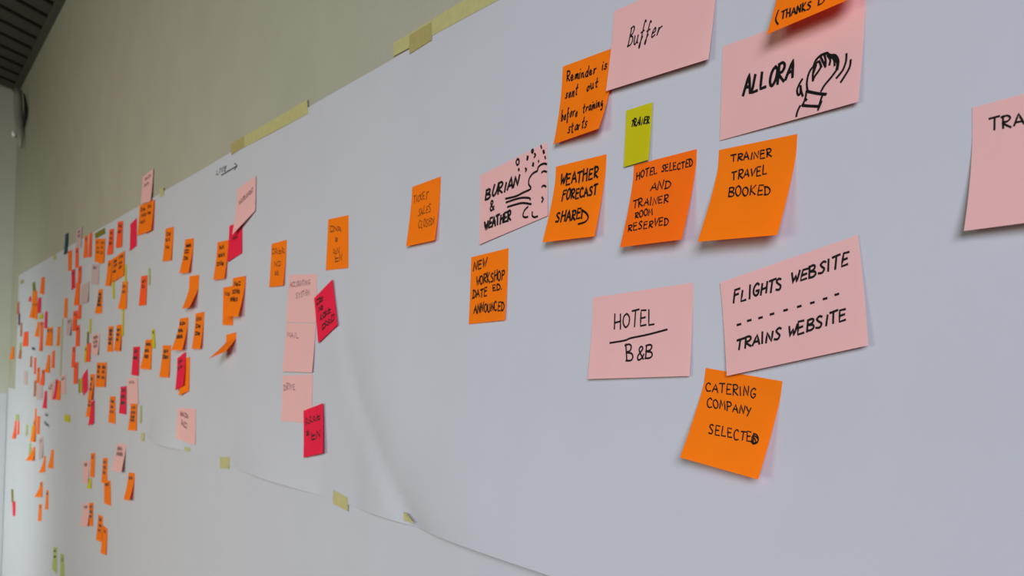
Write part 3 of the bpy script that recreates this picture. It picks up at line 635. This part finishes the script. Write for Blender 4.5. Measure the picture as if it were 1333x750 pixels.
# on the lower paper
far('R', [(19.4, 547.6), (21.8, 547), (20, 571.6), (15.4, 571)], 0, 'farther of two rusty red notes on the lower paper by the end wall', 0)
far('R', [(23.2, 548), (25.6, 547.6), (25, 565.6), (22.2, 566.4)], 0, 'nearer of two rusty red notes on the lower paper by the end wall', 0)
far('L', [(20.5, 540), (24.5, 539), (25, 547), (20.4, 548)], 1, 'pale green flag above the two rusty red notes', 0)
far('L', [(34, 553), (36.4, 552.5), (35.4, 566), (33, 568)], 0, 'pale yellow flag standing between the rusty red notes and the orange bunch', 0)
far('O', [(45.6, 531.6), (47.8, 531.2), (47, 553.6), (44.2, 554)], 0, 'thin orange note at the top of the bunch on the lower paper', 0)
far('Q', [(48.4, 541.6), (52.2, 542), (51.2, 565.6), (47.8, 565.6)], 1, 'near orange note of the bunch on the lower paper', 0)
far('O', [(43.8, 546.4), (47.2, 547), (44.4, 576), (39.4, 574.4)], 2, 'long curling orange note of the bunch on the lower paper', 1, 1.0)
far('Y', [(41, 555), (43, 553), (42, 573), (39, 575)], 1, 'yellow flag at the far side of the long curling orange note', 0)
far('L', [(38.2, 577), (41, 577), (40, 592), (36.8, 592)], 0, 'pale green flag below the bunch on the lower paper', 0)
far('O', [(42.4, 582.4), (45.8, 582), (42.4, 600), (32.5, 599.6)], 1, 'orange note with its corner kicked out, beside the pale green flag', 0)
far('G', [(50.2, 571), (56.6, 568), (55, 596), (50.6, 598)], 0, 'greyish pink card beside the kicked-out orange note', 1, 1.2, 'inkf')
far('O', [(57.4, 593.2), (59.8, 594.2), (58.4, 614), (50.4, 616)], 0, 'farther of two curling triangular orange notes on the lower paper', 0)
far('O', [(66.6, 585.6), (70.2, 585.6), (69.2, 610.8), (62, 608.4)], 0, 'nearer of two curling triangular orange notes on the lower paper', 0)
far('O', [(52.6, 627.6), (55.8, 626.8), (54, 647.2), (44.4, 647.2)], 0, 'strongly curled orange note above the lowest far orange one', 1, 1.4)
far('O', [(60.2, 638), (63.4, 638), (62.6, 663.6), (58.2, 663)], 0, 'orange note with a dark head, beside the strongly curled one', 1, 1.6)
far('O', [(50.6, 656.4), (54.6, 656.4), (53.6, 678.8), (49, 678.4)], 0, 'lowest far orange note, below the strongly curled one', 1, 1.2)
far('K', [(14.4, 637), (17.4, 637), (17.4, 654), (15, 654)], 0, 'brownish flag above the lowest crimson note by the end wall', 0)
far('C', [(15.8, 652.8), (20.2, 652.8), (19.8, 672), (16.6, 672)], 1, 'lowest crimson note by the end wall', 0)
far('P', [(107.4, 600), (116, 599.6), (114.4, 629.6), (108.2, 629.6)], 0, 'upper pink card of the lower paper, behind an orange note and a lime flag', 1, 2.0)
far('O', [(118.2, 590), (123.8, 590), (122.6, 622), (117, 620.8)], 1, 'orange note overlapping the upper pink card of the lower paper', 1, 1.2)
far('Y', [(116.2, 623.2), (119, 622.4), (118.2, 636.4), (112.4, 635.2)], 2, 'lime flag curling below an orange note and a pink card', 0)
far('O', [(133.8, 596.4), (140.2, 596), (139.4, 628.8), (131.6, 628.4)], 0, 'upper orange note of two hanging end to end on the lower paper', 3, 1.6)
far('O', [(135, 625), (143.8, 626.2), (144, 658.8), (135.4, 655.2)], 1, 'lower orange note of two hanging end to end on the lower paper', 1, 1.6)
far('P', [(152, 577.6), (164, 578), (157.6, 615.6), (144.4, 612)], 0, 'pink card with two dark lines curling off the lower paper', 2, 2.2, 'inkf', k=1.2)
far('O', [(167.2, 615.2), (175.5, 616), (168, 652), (160.5, 650.4)], 0, 'curled orange note alone below the curling pink card', 1, 1.4)
far('P', [(107.4, 655.6), (117, 654.4), (113.6, 685.2), (104, 684.8)], 0, 'lower pink card of the lower paper, beside an orange note', 1, 1.4, 'inkf')
far('O', [(116, 654.4), (121.4, 654.8), (120.6, 685.6), (114.4, 683.6)], 1, 'orange note overlapping the lower pink card of the lower paper', 3, 1.6)
far('O', [(127.8, 669.6), (134.2, 672.4), (132, 706), (124.6, 703)], 0, 'upper note of the lowest overlapping orange pair', 3, 1.6)
far('O', [(134, 684), (140, 689), (137.6, 722.9), (130.6, 720)], 1, 'lower note of the lowest overlapping orange pair', 1, 1.0)
far('L', [(69.4, 712.4), (74.6, 712.4), (74, 747.6), (67.6, 741)], 0, 'farther of two long pale yellow flags low on the lower paper', 2, 1.4)
far('L', [(78.6, 720.4), (83.2, 722), (84.4, 765), (78, 762)], 0, 'nearer of two long pale yellow flags low on the lower paper', 1, 1.0)
far('Y', [(84, 539), (90.6, 541), (91.2, 550.5), (83.8, 547.8)], 0, 'small square lime flag alone at the top of the lower paper', 0)

# ------------------------------------------------------------------ tape
GT = 'pieces of masking tape on the papers'
def tape(quad, label, m='tape', layer=0, n=14):
    P = []
    sh = Sheet(quad, layer, True)
    nm = 'masking_tape'
    o = sh.mesh(nm, M[m], n, 3, 0.0001)
    return tag(o, label, 'tape', GT)
tape([(300.5, 187), (400, 129.5), (401, 148), (301.5, 200.5)], 'long strip of masking tape along the paper top above the handwritten arrow')
tape([(300.2, 187.6), (317, 177.5), (317.5, 191.5), (301, 201.5)], 'short darker piece of tape on the end of the long strip above the arrow', 'tape2', 1, 4)
tape([(512, 56), (700, -58), (700, -27), (512, 73.5)], 'longest strip of masking tape, at the very top edge of the paper', 'tape', 0, 20)
tape([(532.5, 46), (561.5, 28.5), (562, 52), (533, 70.5)], 'square darker piece of tape across the longest strip', 'tape2', 1, 4)
tape([(207.6, 246), (212.8, 244), (213.4, 254.4), (208.2, 256.6)], 'small square of tape at the top of the seam beside the topmost pink card', n=3)
tape([(26.5, 365.5), (30.6, 363.5), (31, 368.5), (26.5, 370.5)], 'tiny olive bit of tape near the end wall', 'tape2', 0, 3)
tape([(68.6, 332), (72.4, 331), (72.4, 337.5), (68.6, 338.6)], 'faint bit of tape at the paper corner below the dark teal flag', 'tape', 0, 3)
tape([(285.8, 595), (299, 595), (298.2, 610.8), (286.5, 609.8)], 'square of tape on the lower paper edge below the solitary pink card', n=3)
tape([(433.5, 637.7), (452.4, 648), (453.3, 666), (433.5, 656)], 'largest square of tape holding down the lower paper edge', n=4)
tape([(525, 667), (530, 668.7), (539.7, 681.8), (525.8, 677)], 'cut-off triangle of tape under the paper buckle', 'tape', 8, 3)
tape([(183.8, 563.8), (187.9, 564), (187.5, 574.5), (183.6, 574.5)], 'small piece of tape below the thin pale flag with a dot', n=3)
tape([(240, 581.5), (247, 583), (247.5, 588), (240.5, 587)], 'small bit of tape right under the solitary pink card', n=3)
tape([(80.5, 415), (82.2, 415), (79.2, 490), (77.4, 490)], 'thin vertical strip of tape along a paper seam', n=3)

# ------------------------------------------------------------------ writing straight on the papers
class Flat(Sheet):
    def __init__(s, org): s.lay = 0.0004; s.org = org
    def inv(s, px):
        h = 0.003
        for _ in range(4): P = at(*px, h); h = paper_h(P.x, P.z) + s.lay
        return P.x, P.z
    def S(s, a, b): return Vector((a, -(paper_h(a, b) + s.lay), b))
    def N(s, a, b): return Vector((0, -1, 0))
def on_paper(o, strokes, w, m='ink'):
    Flat(Vector(o.location)).ink(strokes, w, M[m], o)
arrow = crop((270, 200), 12.5, [[(225, 352), (480, 200)], [(440, 158), (488, 197), (440, 265)]], False)
on_paper(mid, arrow + text('LIVE', (281.2, 227.8), (294.5, 221.3), 6.5, .15), 1.3)
on_paper(lower, scrib((58.5, 542), (63, 541.5), 3.5) + scrib((57.5, 551), (64, 556), 3.5), 1.6)
on_paper(last, scrib((41.5, 454.5), (46, 455.5), 3), 1.6)
on_paper(last, scrib((62.8, 507), (67.5, 506), 4), 1.5)

# ------------------------------------------------------------------ fitting in the corner under the ceiling
def end(x, y, off):
    """a point OFF metres in front of the end wall"""
    d = ray(x, y); return CAM + d * ((XL + off - CAM.x) / d.x)
r = bpy.data.objects.new('pipe_fitting', None); COL.objects.link(r)
base = at(26, 180, 0.10); r.location = (XL + 0.2, -0.12, base.z)
tag(r, 'pale grey bent pipe fitting in the corner under the dark ceiling', 'pipe')
def part(name, mb, m, smooth=True):
    o = mb.build(name, M[m], None, r.location, smooth); o.parent = r; o.location = (0, 0, 0); return o
b = MB(); b.tube([at(x_, y_, 0.022) for x_, y_ in ((22.6, 117), (22.8, 130), (23.2, 145), (24.4, 158), (25.8, 170), (26.4, 181), (26.2, 192))], [.017, .019, .020, .020, .018, .014, .009], 16); part('pipe', b, 'pipe')
b = MB(); b.tube([at(x_, y_, 0.012) for x_, y_ in ((31.2, 122), (32.8, 130), (33.8, 140), (33.4, 151), (32.2, 161), (31.4, 168))], [.003, .006, .009, .009, .006, .003], 12); part('shadow_curve', b, 'shade')  # dark tube put in for the curved shadow next to the pipe
b = MB(); b.tube([end(16.8, 170, .03), end(17.1, 174, .03), end(18.4, 176.6, .03), end(21, 176.6, .03)], [.003, .008, .012, .006], 10); b.tube([end(18.4, 177, .03), end(18.4, 177, .003)], .006, 8); part('bracket', b, 'white')
corner_y = -0.004
v_, f_ = box_v(XL + 0.0015, XL + 0.002, -1.6, corner_y, 0.10, 1.108)
tag(mesh_obj('paper_sheet', v_, f_, M['paper'], None, (XL, -0.8, 0.1)), 'white paper sheet low on the end wall around the corner', 'paper', GP)
